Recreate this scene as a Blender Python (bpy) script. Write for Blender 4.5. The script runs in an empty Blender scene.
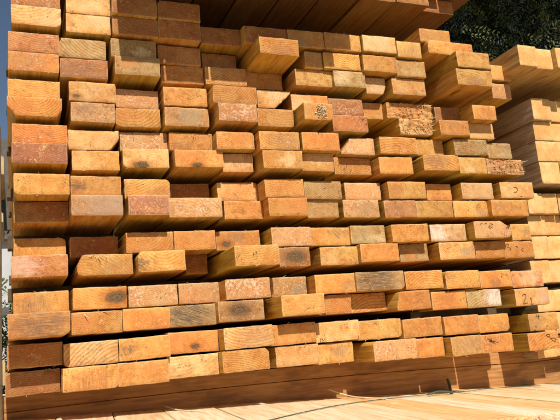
import bpy, bmesh, math, random
from mathutils import Vector, Matrix, noise
random.seed(7)
S = bpy.context.scene
COL = S.collection
# ------------------------------------------------------------------ camera
CAM = [-0.187, -1.33387, 0.05357, 0.19371, -0.08857, 0.39164, 0.95071]
cd = bpy.data.cameras.new('camera'); cam = bpy.data.objects.new('camera', cd); COL.objects.link(cam)
ax, ay, az = CAM[3:6]
fwd = Vector((math.sin(az)*math.cos(ax), math.cos(az)*math.cos(ax), math.sin(ax)))
rt0 = Vector((math.cos(az), -math.sin(az), 0)); up0 = rt0.cross(fwd)
right = math.cos(ay)*rt0 + math.sin(ay)*up0; up = -math.sin(ay)*rt0 + math.cos(ay)*up0
M = Matrix.Identity(4)
for i in range(3):
    M[i][0] = right[i]; M[i][1] = up[i]; M[i][2] = -fwd[i]; M[i][3] = CAM[i]
cam.matrix_world = M
cd.sensor_width = 36; cd.lens = CAM[6]*700/560*36; cd.clip_start = 0.01; cd.clip_end = 500
S.camera = cam
# ------------------------------------------------------------------ sky and sun
SUN_A, SUN_B = 0.04, 1.0          # sideways and downward run of the light per unit of depth
EL = math.atan2(SUN_B, math.hypot(1, SUN_A))
w = bpy.data.worlds.new('World'); S.world = w; w.use_nodes = True
nt = w.node_tree; nt.nodes.clear()
sky = nt.nodes.new('ShaderNodeTexSky'); sky.sky_type = 'NISHITA'; sky.sun_disc = False
sky.sun_elevation = EL; sky.sun_rotation = math.pi + SUN_A
bg = nt.nodes.new('ShaderNodeBackground'); bg.inputs['Strength'].default_value = 0.055
wo = nt.nodes.new('ShaderNodeOutputWorld')
nt.links.new(sky.outputs[0], bg.inputs[0]); nt.links.new(bg.outputs[0], wo.inputs[0])
sl = bpy.data.lights.new('sun', 'SUN'); sl.energy = 5.0; sl.angle = math.radians(0.5); sl.color = (1, 0.93, 0.82)
so = bpy.data.objects.new('sun', sl); COL.objects.link(so); so.location = (-1, -6, 8)
so.rotation_euler = Vector((SUN_A, 1, -SUN_B)).to_track_quat('-Z', 'Y').to_euler()
S.view_settings.view_transform = 'Standard'; S.view_settings.look = 'None'
S.view_settings.exposure = 0.28; S.view_settings.gamma = 1; S.view_settings.use_curve_mapping = False

# ------------------------------------------------------------------ node helpers
class NB:
    def __init__(self, name):
        self.m = bpy.data.materials.new(name); self.m.use_nodes = True
        self.t = self.m.node_tree; self.t.nodes.clear()
        self.out = self.n('ShaderNodeOutputMaterial'); self.p = self.n('ShaderNodeBsdfPrincipled')
        self.l(self.p.outputs[0], self.out.inputs[0])
    def n(self, k, **kw):
        o = self.t.nodes.new(k)
        for a, v in kw.items(): setattr(o, a, v)
        return o
    def l(self, a, b): self.t.links.new(a, b)
    def inp(self, s, v):
        if hasattr(v, 'is_linked'): self.l(v, s)
        elif v is not None:
            s.default_value = v
    def attr(self, name, vec=False):
        a = self.n('ShaderNodeAttribute', attribute_type='OBJECT', attribute_name=name)
        return a.outputs['Vector'] if vec == 'v' else a.outputs['Color'] if vec else a.outputs['Fac']
    def math(self, op, a, b=None, c=None, clamp=False):
        o = self.n('ShaderNodeMath', operation=op, use_clamp=clamp)
        self.inp(o.inputs[0], a)
        if b is not None: self.inp(o.inputs[1], b)
        if c is not None: self.inp(o.inputs[2], c)
        return o.outputs[0]
    def vm(self, op, a, b=None, s=None):
        o = self.n('ShaderNodeVectorMath', operation=op)
        self.inp(o.inputs[0], a)
        if b is not None: self.inp(o.inputs[1], b)
        if s is not None: self.inp(o.inputs['Scale'], s)
        return o.outputs['Value'] if op in ('LENGTH', 'DISTANCE', 'DOT_PRODUCT') else o.outputs[0]
    def noise(self, vec, scale, detail=2, rough=.5, dist=0):
        o = self.n('ShaderNodeTexNoise'); self.l(vec, o.inputs['Vector'])
        o.inputs['Scale'].default_value = scale; o.inputs['Detail'].default_value = detail
        o.inputs['Roughness'].default_value = rough; o.inputs['Distortion'].default_value = dist
        return o.outputs['Fac']
    def ramp(self, v, a, b, lo=0., hi=1., smooth=True):
        o = self.n('ShaderNodeMapRange', interpolation_type='SMOOTHSTEP' if smooth else 'LINEAR')
        self.inp(o.inputs['Value'], v); o.inputs['From Min'].default_value = a; o.inputs['From Max'].default_value = b
        self.inp(o.inputs['To Min'], lo); self.inp(o.inputs['To Max'], hi)
        return o.outputs[0]
    def mix(self, f, a, b, mode='MIX'):
        o = self.n('ShaderNodeMix', data_type='RGBA', blend_type=mode)
        self.inp(o.inputs['Factor'], f)
        for s, v in ((o.inputs[6], a), (o.inputs[7], b)):
            if isinstance(v, tuple): s.default_value = (*v, 1) if len(v) == 3 else v
            else: self.l(v, s)
        return o.outputs[2]
    def bump(self, h, strength, dist):
        o = self.n('ShaderNodeBump'); o.inputs['Strength'].default_value = strength; o.inputs['Distance'].default_value = dist
        self.l(h, o.inputs['Height']); self.l(o.outputs[0], self.p.inputs['Normal'])

def end_grain():
    b = NB('end_grain')
    tc = b.n('ShaderNodeTexCoord').outputs['Object']
    seed = b.attr('seed')
    off = b.n('ShaderNodeCombineXYZ'); 
    for k in range(3): b.l(b.math('MULTIPLY', seed, 3.1+k*1.7), off.inputs[k])
    v = b.vm('ADD', tc, off.outputs[0])
    sep = b.n('ShaderNodeSeparateXYZ'); b.l(tc, sep.inputs[0])
    flat = b.n('ShaderNodeCombineXYZ'); b.l(sep.outputs[0], flat.inputs[0]); b.l(sep.outputs[2], flat.inputs[2])
    fl = flat.outputs[0]
    tone = b.attr('tone', True)
    n_big = b.noise(v, 22, 4, .6); n_mid = b.noise(v, 85, 4, .65); n_fine = b.noise(v, 420, 3, .7)
    n_warp = b.noise(v, 40, 2, .5)
    # growth rings about a pith that may lie off the board
    pith = b.attr('pith', 'v')
    dist = b.vm('DISTANCE', fl, pith)
    dd = b.math('ADD', dist, b.math('MULTIPLY', n_warp, .008))
    ph = b.math('FRACT', b.math('MULTIPLY', dd, b.attr('ringfreq')))
    ring = b.ramp(ph, .45, .95)
    ring = b.math('MULTIPLY', ring, b.ramp(ph, 1.0, .96))
    # colour: soft patches, brown mottling, pale mottling
    mul = lambda a, k: b.mix(1., a, k, 'MULTIPLY')
    n_mot = b.noise(v, 58, 5, .7, .6)
    c = b.mix(b.ramp(n_big, .36, .64), tone, mul(tone, (.90, .68, .46)))
    c = b.mix(b.math('MULTIPLY', b.ramp(n_mot, .46, .72), b.attr('mottle')), c, mul(tone, (.58, .40, .26)))
    c = b.mix(b.math('MULTIPLY', b.ramp(n_mid, .50, .72), .35), c, b.mix(.35, tone, (.80, .62, .38)))
    c = b.mix(b.math('MULTIPLY', ring, b.attr('ringamt')), c, mul(c, (.60, .40, .24)))
    # saw marks: fine slanting scratches
    rot = b.n('ShaderNodeMapping'); b.l(v, rot.inputs[0])
    rc = b.n('ShaderNodeCombineXYZ'); b.l(b.attr('sawang'), rc.inputs[1]); b.l(rc.outputs[0], rot.inputs['Rotation'])
    st = b.vm('MULTIPLY', rot.outputs[0], (16., 1., 1.))
    saw = b.noise(st, 60, 4, .65)
    c = b.mix(b.math('MULTIPLY', b.ramp(saw, .50, .70), .45), c, mul(c, (.62, .45, .32)))
    c = b.mix(b.ramp(n_fine, .48, .70, 0., .6), c, mul(c, (.58, .42, .30)))
    c = b.mix(b.ramp(b.noise(v, 700, 2, .6), .55, .75, 0., .22), c, b.mix(.6, c, (.86, .70, .46)))
    # drying checks: thin dark cracks
    ck = b.noise(b.vm('MULTIPLY', rot.outputs[0], (3., 1., 1.)), 22, 3, .6, .4)
    ck = b.ramp(b.math('ABSOLUTE', b.math('SUBTRACT', ck, .5)), .012, .004)
    c = b.mix(b.math('MULTIPLY', ck, b.math('MULTIPLY', b.attr('check'), b.ramp(n_warp, .5, .6))), c, (.10, .05, .02))
    # worn rim: paler fibres along the sawn edge
    hf = b.n('ShaderNodeSeparateXYZ'); b.l(b.attr('half', 'v'), hf.inputs[0])
    ex = b.math('SUBTRACT', hf.outputs[0], b.math('ABSOLUTE', sep.outputs[0]))
    ez = b.math('SUBTRACT', hf.outputs[2], b.math('ABSOLUTE', sep.outputs[2]))
    rim = b.ramp(b.math('ADD', b.math('MINIMUM', ex, ez), b.math('MULTIPLY', b.math('SUBTRACT', n_mid, .5), .006)), .0022, .0008)
    c = b.mix(b.math('MULTIPLY', rim, .5), c, b.mix(.5, c, (.80, .62, .38)))
    # stain: a patch of its own colour
    stn = b.attr('stain', 'v'); sr = b.attr('stainr')
    ds = b.vm('LENGTH', b.vm('MULTIPLY', b.vm('SUBTRACT', fl, stn), (.75, 1., 1.25)))
    ds = b.math('ADD', ds, b.math('ADD', b.math('MULTIPLY', b.math('SUBTRACT', n_mid, .5), .04), b.math('MULTIPLY', b.math('SUBTRACT', n_mot, .5), .06)))
    ds = b.math('DIVIDE', ds, b.math('ADD', sr, 1e-4))
    sm = b.math('MULTIPLY', b.ramp(ds, 1.15, .35), b.ramp(b.noise(st, 40, 5, .75), .32, .62))
    c = b.mix(b.math('MULTIPLY', sm, b.attr('stainamt')), c, b.attr('staincol', True))
    # white flecks of torn fibre, resin or paint
    fk = b.math('SUBTRACT', b.math('ADD', b.noise(v, 230, 5, .75), b.math('MULTIPLY', n_big, .5)), .78)
    fk = b.ramp(b.math('ADD', fk, b.math('MULTIPLY', b.attr('fleck'), .22)), .05, .24)
    c = b.mix(b.math('MULTIPLY', fk, .68), c, b.attr('fleckcol', True))
    # knot
    kn = b.attr('knot', 'v'); kr = b.math('ADD', b.attr('knotr'), 1e-5)
    dk = b.math('DIVIDE', b.math('ADD', b.vm('LENGTH', b.vm('MULTIPLY', b.vm('SUBTRACT', fl, kn), (.62, 1., 1.15))), b.math('MULTIPLY', b.math('SUBTRACT', n_mot, .5), .022)), kr)
    kc = b.mix(b.math('ADD', b.math('MULTIPLY', b.ramp(b.math('FRACT', b.math('MULTIPLY', dk, 2.2)), .1, .9), .4), b.math('MULTIPLY', b.ramp(n_fine, .4, .6), .4)), (.05, .028, .014), (.24, .14, .06))
    c = b.mix(b.math('MULTIPLY', b.ramp(dk, 2.6, 1.), .7), c, mul(c, (.62, .38, .20)))
    c = b.mix(b.math('MULTIPLY', b.ramp(dk, 1.35, .8), b.ramp(n_mid, .2, .45, .45, 1.)), c, kc)
    # dark pits
    pit = b.ramp(b.noise(v, 130, 2, .5), .28, .22)
    c = b.mix(b.math('MULTIPLY', pit, b.attr('pits')), c, (.07, .04, .02))
    b.l(c, b.p.inputs['Base Color']); b.p.inputs['Roughness'].default_value = .78
    b.p.inputs['Specular IOR Level'].default_value = .25
    h = b.math('ADD', b.math('MULTIPLY', n_fine, .5), b.math('MULTIPLY', saw, .7))
    h = b.math('ADD', h, b.math('MULTIPLY', fk, .5))
    h = b.math('ADD', h, b.math('MULTIPLY', b.noise(v, 900, 2, .6), .35))
    b.bump(h, .55, .0012)
    return b.m

def long_grain():
    b = NB('long_grain')
    tc = b.n('ShaderNodeTexCoord').outputs['Object']
    off = b.n('ShaderNodeCombineXYZ'); sd = b.attr('seed')
    for k in range(3): b.l(b.math('MULTIPLY', sd, 2.3+k*1.1), off.inputs[k])
    v = b.vm('ADD', tc, off.outputs[0])
    s = b.vm('MULTIPLY', v, (1., .06, 1.))
    g = b.noise(s, 190, 4, .6, .3); big = b.noise(b.vm('MULTIPLY', v, (1., .2, 1.)), 26, 3, .55)
    st = b.attr('side', True)
    c = b.mix(b.ramp(g, .38, .68), st, b.mix(1., st, (.74, .58, .44), 'MULTIPLY'))
    c = b.mix(b.ramp(big, .45, .70, 0., .8), c, b.mix(1., c, (.80, .62, .42), 'MULTIPLY'))
    saw = b.noise(b.vm('MULTIPLY', v, (.12, 1., .12)), 150, 2, .5)
    kn = b.ramp(b.noise(b.vm('MULTIPLY', v, (1., .35, 1.)), 30, 2, .4), .70, .76)
    c = b.mix(b.math('MULTIPLY', kn, .8), c, b.mix(1., c, (.40, .24, .13), 'MULTIPLY'))
    c = b.mix(b.ramp(b.noise(v, 16, 4, .65), .55, .75, 0., .5), c, b.mix(1., c, (.72, .60, .50), 'MULTIPLY'))
    c = b.mix(b.ramp(saw, .55, .75, 0., .35), c, b.mix(1., c, (.75, .66, .55), 'MULTIPLY'))
    b.l(c, b.p.inputs['Base Color']); b.p.inputs['Roughness'].default_value = .7
    b.p.inputs['Specular IOR Level'].default_value = .25
    b.bump(b.math('ADD', g, b.math('MULTIPLY', saw, .5)), .35, .001)
    return b.m

def simple(name, col, rough=.8, var=.35, scale=30, spec=.2, sub=None):
    b = NB(name)
    tc = b.n('ShaderNodeTexCoord').outputs['Object']
    n = b.noise(tc, scale, 4, .65)
    c = b.mix(b.ramp(n, .3, .7), col, tuple(q*(1-var) for q in col))
    b.l(c, b.p.inputs['Base Color']); b.p.inputs['Roughness'].default_value = rough
    b.p.inputs['Specular IOR Level'].default_value = spec
    b.bump(b.noise(tc, scale*6, 3, .6), .3, .002)
    return b.m

END = end_grain(); SIDE = long_grain()
INK = simple('black_marker_ink', (.06, .04, .028), .8, .6, 300)
TORN = simple('torn_wood_fibre', (.62, .40, .17), .8, .6, 110)
FIBRE = simple('pale_wood_fibre', (.74, .60, .40), .8, .3, 200)
STRAP = simple('green_plastic_strap', (.05, .10, .075), .5, .3, 80, .5)
STICK = simple('grey_brown_lath', (.13, .085, .05), .85, .4, 60)
LEAF = simple('shaded_leaf', (.018, .027, .008), .75, .88, 1.7, .12)  # leaf colour darkened to stand in for shade in the crowns
LEAF2 = simple('shrub_leaf', (.06, .12, .03), .55, .5, 8, .3)
LEAF3 = simple('sunlit_leaf', (.11, .13, .035), .7, .4, 6, .2)  # paler leaf colour stands in for sunlit sprays
BARK = simple('bark', (.05, .035, .025), .9, .4, 20)

def link(name, me, mats, parent=None, loc=None):
    o = bpy.data.objects.new(name, me); COL.objects.link(o)
    for m in mats: me.materials.append(m)
    if parent: o.parent = parent
    if loc: o.location = loc
    return o
def tag(o, label=None, cat=None, group=None, kind=None):
    if label: o['label'] = label
    if cat: o['category'] = cat
    if group: o['group'] = group
    if kind: o['kind'] = kind
    return o
def fbm(x, y, z): return noise.fractal(Vector((x, y, z)), 1., 2., 4)

# ------------------------------------------------------------------ boards
def board_mesh(w, h, L, seed, rough=0., rad=.0018, chamfers=(), wob=.0007, nx=16, nz=8, topdip=0., rot=0.):
    """A sawn board lying along +y, its front end at y=0 centred on the origin."""
    rs = random.Random(seed)
    a, c = w/2, h/2
    if rough: nx, nz = 44, 22
    fm = [[None]*(nz+1) for _ in range(nx+1)]
    bm = bmesh.new()
    def shape(px, pz):
        # round the corners
        qx, qz = abs(px)-(a-rad), abs(pz)-(c-rad)
        if qx > 0 and qz > 0:
            r = math.hypot(qx, qz)
            if r > rad:
                px = math.copysign(a-rad+qx*rad/r, px); pz = math.copysign(c-rad+qz*rad/r, pz)
        for (sx, sz, cx, cz) in chamfers:      # cut corner: legs cx, cz at corner (sx, sz)
            u = (a - sx*px)/cx; v = (c - sz*pz)/cz
            t = u+v
            if t < 1:
                k = (1-t)/2
                px -= sx*k*cx; pz -= sz*k*cz
        return px, pz
    us = [i/nx for i in range(nx+1)]; vs = [j/nz for j in range(nz+1)]
    # crowd the rows of vertices towards the rim
    ease = lambda t: .5-.5*math.cos(math.pi*(.12+.76*t)) if 0 < t < 1 else t
    us = [0]+[.012+.976*i/(nx-2) for i in range(nx-1)]+[1]
    vs = [0]+[.03+.94*j/(nz-2) for j in range(nz-1)]+[1]
    sd = seed*3.77
    cr, sr = math.cos(rot), math.sin(rot)
    def edge(px, pz):
        nx_ = noise.noise(Vector((px*60, pz*60, sd)))*wob*1.2+noise.noise(Vector((px*300, pz*300, sd+9)))*wob*.5
        nz_ = noise.noise(Vector((px*50+7, pz*50, sd+3)))*wob*1.2+noise.noise(Vector((px*300+3, pz*300, sd+5)))*wob*.5
        if topdip and pz > 0: nz_ -= topdip*math.exp(-((px/a+.1)/.5)**2)*(pz/c)
        X, Z = px+nx_, pz+nz_
        return X*cr-Z*sr, X*sr+Z*cr
    for i in range(nx+1):
        for j in range(nz+1):
            px, pz = shape(-a+us[i]*w, -c+vs[j]*h)
            rim = i in (0, nx) or j in (0, nz)
            y = fbm(px*35, pz*35, sd)*.0006+fbm(px*160, pz*160, sd+2)*.0003
            if rough:
                y += abs(fbm(px*25+pz*20, pz*75, sd+4))*rough*1.6+fbm(px*80, pz*260, sd+6)*rough*.5
            if rim: y += .0009
            X, Z = edge(px, pz)
            fm[i][j] = bm.verts.new((X, y, Z))
    for i in range(nx):
        for j in range(nz):
            f = bm.faces.new((fm[i][j], fm[i+1][j], fm[i+1][j+1], fm[i][j+1])); f.material_index = 0
            f.smooth = True
    loop = [fm[i][0] for i in range(nx)]+[fm[nx][j] for j in range(nz)]+[fm[i][nz] for i in range(nx, 0, -1)]+[fm[0][j] for j in range(nz, 0, -1)]
    prev = loop
    for yy in (.012, .05, .15, .4, L):
        cur = []
        for q in loop:
            k = 1.0006
            bx = noise.noise(Vector((sd, yy*3, 1)))*.0006
            cur.append(bm.verts.new((q.co.x*k+bx, yy, q.co.z*k-.0001)))
        n = len(loop)
        for i in range(n):
            f = bm.faces.new((prev[i], cur[i], cur[(i+1) % n], prev[(i+1) % n])); f.material_index = 1
        prev = cur
    f = bm.faces.new(prev); f.material_index = 0
    bmesh.ops.recalc_face_normals(bm, faces=bm.faces)
    me = bpy.data.meshes.new('board'); bm.to_mesh(me); bm.free()
    return me

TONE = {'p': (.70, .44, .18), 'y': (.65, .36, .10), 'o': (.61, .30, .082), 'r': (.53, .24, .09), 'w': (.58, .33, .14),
        'g': (.46, .32, .14), 'pu': (.41, .18, .105), 'gp': (.42, .25, .12), 'dk': (.42, .20, .06), 'dg': (.42, .25, .10), 'gk': (.52, .31, .13),  # dk darkens the wood to stand in for shade on shadowed ends
        'ow': (.62, .25, .055), 'ring': (.66, .34, .085), 'rough': (.64, .38, .14)}

def dress(o, w, h, look, seed, opt=''):
    rs = random.Random(seed*13+1)
    t = TONE[look]; k = rs.uniform(.80, 1.10); hue = rs.uniform(-.09, .10)
    o['tone'] = [min(.85, t[0]*k), t[1]*k*(1+hue), t[2]*k*(1+2*hue)]
    o['side'] = [.60*rs.uniform(.85, 1.08), .345*rs.uniform(.9, 1.08), .065*rs.uniform(.85, 1.3)]
    o['seed'] = rs.uniform(0, 9)
    ang = rs.choice((-1, 1))*rs.uniform(.9, 2.2); R = rs.uniform(.03, .14)
    o['pith'] = [R*math.cos(ang), 0., R*math.sin(ang)]
    o['ringfreq'] = rs.uniform(150, 330); o['ringamt'] = rs.choice((.1, .3, .5, .8)); o['mottle'] = rs.uniform(.45, 1.); o['check'] = rs.choice((0., .5, .8, 1.)); o['half'] = [w/2, 0., h/2]
    o['sawang'] = rs.choice((0., .3, -.4, .7, 1.2, 1.57))
    o['fleck'] = {'w': .40, 'pu': .3, 'r': .17, 'ow': .24, 'dg': .15, 'gk': .25}.get(look, rs.uniform(0., .12))
    o['fleckcol'] = [.72, .54, .36] if look in ('w', 'r', 'ow') else [.74, .50, .24]
    o['pits'] = rs.choice((0., .3, .8))
    o['stain'] = [rs.uniform(-1, 1)*w*.4, 0., rs.uniform(-1, 1)*h*.3]
    o['stainr'] = rs.uniform(.014, .045); o['stainamt'] = rs.choice((.1, .3, .6, .8, .9))
    o['staincol'] = rs.choice(([.36, .13, .045], [.30, .17, .08], [.50, .18, .05], [.62, .44, .24], [.24, .12, .06]))
    o['knot'] = [5., 0., 5.]; o['knotr'] = .001
    if look in ('ring',) or opt.startswith('ring'):
        o['ringamt'] = .85 if look == 'ring' else .6; o['ringfreq'] = rs.uniform(150, 210)
    if look == 'ring': o['pith'] = [rs.uniform(-.01, .01), 0., .035]
    if look == 'dg': o['stain'] = [-w*.1, 0., h*.1]; o['stainr'] = .05; o['stainamt'] = .95; o['staincol'] = [.07, .05, .035]
    if look == 'gk': o['stain'] = [0, 0., 0]; o['stainr'] = .03; o['stainamt'] = .7; o['staincol'] = [.20, .18, .13]
    if look == 'gp': o['stainr'] = .06; o['stainamt'] = .7; o['staincol'] = [.30, .22, .18]
    if look == 'dk': o['fleck'] = 0.; o['stainamt'] = .5; o['staincol'] = [.22, .07, .03]; o['stainr'] = .04  # shade of the shadowed boards put into the patch colour too
    for q in opt.split():
        if q.startswith('knot:'):
            a, c, r = (float(x) for x in q[5:].split(':'))
            o['knot'] = [a*w/2, 0., c*h/2]; o['knotr'] = r*h
        if q == 'stainL': o['stain'] = [-w*.34, 0, 0]; o['stainr'] = .016; o['stainamt'] = .95; o['staincol'] = [.12, .08, .05]
        if q == 'stainR': o['stain'] = [w*.30, 0, -h*.1]; o['stainr'] = .017; o['stainamt'] = .85; o['staincol'] = [.22, .18, .12]
        if q == 'scrib': o['stain'] = [0, 0, 0]; o['stainr'] = .046; o['stainamt'] = .9; o['staincol'] = [.13, .08, .055]
        if q == 'whiteL': o['stain'] = [-w*.3, 0, 0]; o['stainr'] = .03; o['stainamt'] = .55; o['staincol'] = [.62, .47, .38]
        if q == 'chew': o['stain'] = [-w*.46, 0, -h*.15]; o['stainr'] = .022; o['stainamt'] = 1.; o['staincol'] = [.09, .05, .03]
        if q == 'halfw': o['stain'] = [w*.36, 0, 0]; o['stainr'] = .034; o['stainamt'] = .95; o['staincol'] = [.72, .58, .52]
        if q == 'bands': o['sawang'] = 0.; o['stain'] = [-w*.3, 0, 0]; o['stainr'] = .026; o['stainamt'] = .9; o['staincol'] = [.74, .62, .54]
        if q == 'mark21': o['stain'] = [w*.36, 0, 0]; o['stainr'] = .026; o['stainamt'] = .9; o['staincol'] = [.50, .30, .22]

def stroke(pts, wd, w, h, close=False):
    """A marker line on the end of a board; points run 0..1 over the face."""
    return [( (p[0]-.5)*w, (p[1]-.5)*h ) for p in pts], wd
def ink(parent, strokes, w, h):
    bm = bmesh.new()
    for pts, wd in strokes:
        P = [Vector(((p[0]-.5)*w, 0, (p[1]-.5)*h)) for p in pts]
        if len(P) == 1:
            P = [P[0]+Vector((-wd*.4, 0, -wd*.2)), P[0]+Vector((wd*.4, 0, wd*.2))]
        # resample
        Q = []
        for i in range(len(P)-1):
            for k in range(5): Q.append(P[i].lerp(P[i+1], k/5))
        Q.append(P[-1])
        rows = []
        for i, q in enumerate(Q):
            d = (Q[min(i+1, len(Q)-1)]-Q[max(i-1, 0)]); d.y = 0
            n = Vector((-d.z, 0, d.x)).normalized()*wd*.42*(.45+1.1*abs(noise.noise(q*700)))
            if i in (0, len(Q)-1): n *= .6
            rows.append([bm.verts.new(q+n+Vector((0, -.0011, 0))), bm.verts.new(q-n+Vector((0, -.0011, 0))),
                         bm.verts.new(q-n+Vector((0, .0012, 0))), bm.verts.new(q+n+Vector((0, .0012, 0)))])
        for i in range(len(rows)-1):
            for k in range(4):
                bm.faces.new((rows[i][k], rows[i+1][k], rows[i+1][(k+1) % 4], rows[i][(k+1) % 4]))
        bm.faces.new(rows[0]); bm.faces.new(rows[-1])
    bmesh.ops.recalc_face_normals(bm, faces=bm.faces)
    me = bpy.data.meshes.new('ink_mark'); bm.to_mesh(me); bm.free()
    return link('ink_mark', me, [INK], parent)

def splinters(parent, specs, mat=None):
    """Slivers of torn fibre standing on a board end: (start, end, radius)."""
    bm = bmesh.new()
    for p0, p1, r in specs:
        p0, p1 = Vector(p0), Vector(p1); ax_ = (p1-p0)
        n1 = ax_.orthogonal().normalized(); n2 = ax_.cross(n1).normalized()
        prev = None
        for t, k in ((0, 1), (.35, .9), (.7, .6), (1, .12)):
            bend = n1*math.sin(t*2.2)*ax_.length*.08
            ring = [bm.verts.new(p0+ax_*t+bend+(n1*math.cos(q)+n2*math.sin(q)*.6)*r*k) for q in (0, 2.1, 4.2)]
            if prev:
                for i in range(3): bm.faces.new((prev[i], prev[(i+1) % 3], ring[(i+1) % 3], ring[i]))
            else: bm.faces.new(ring)
            prev = ring
        bm.faces.new(prev)
    bmesh.ops.recalc_face_normals(bm, faces=bm.faces)
    me = bpy.data.meshes.new('splinter'); bm.to_mesh(me); bm.free()
    return link('splinter', me, [mat or FIBRE], parent)

MARKS = {
 'mark4': [([(.20, .80), (.32, .66), (.52, .52)], .0018), ([(.24, .66), (.34, .58), (.42, .48)], .0016), ([(.33, .78), (.30, .66)], .0010)],
 'mark8': [([(.66, .70), (.60, .78), (.63, .86), (.70, .84), (.71, .74), (.66, .70), (.74, .60), (.78, .46), (.86, .40), (.90, .50), (.84, .60), (.76, .58)], .0012), ([(.45, .18), (.48, .30)], .0020)],
 'mark4b': [([(.30, .93), (.26, .80), (.38, .82)], .0013), ([(.34, .93), (.32, .66)], .0014), ([(.56, .20), (.60, .26)], .0024), ([(.16, .26), (.22, .23)], .0018), ([(.08, .08), (.18, .05)], .0020)],
 'mark21': [([(.20, .56), (.24, .68), (.30, .66), (.31, .52), (.25, .32), (.20, .12), (.34, .16)], .0012), ([(.42, .40), (.45, .44), (.44, .18), (.42, .06), (.50, .08)], .0012)],
 'mark83': [([(.06, .72), (.10, .88), (.17, .82), (.11, .66), (.20, .62), (.22, .48), (.14, .52)], .0012), ([(.40, .72), (.46, .64)], .0012), ([(.56, .50), (.62, .34)], .0018), ([(.60, .60), (.64, .52)], .0012)],
 'markW': [([(.16, .82), (.22, .90)], .0012), ([(.28, .84), (.34, .90)], .0012), ([(.36, .60), (.42, .76), (.40, .52), (.48, .68)], .0013), ([(.44, .86), (.50, .80)], .0020), ([(.84, .52), (.90, .66), (.92, .50)], .0030)],
 'markC': [([(.40, .70), (.48, .66), (.51, .52), (.46, .38), (.38, .36)], .0013), ([(.55, .12), (.62, .10)], .0018)],
}
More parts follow.
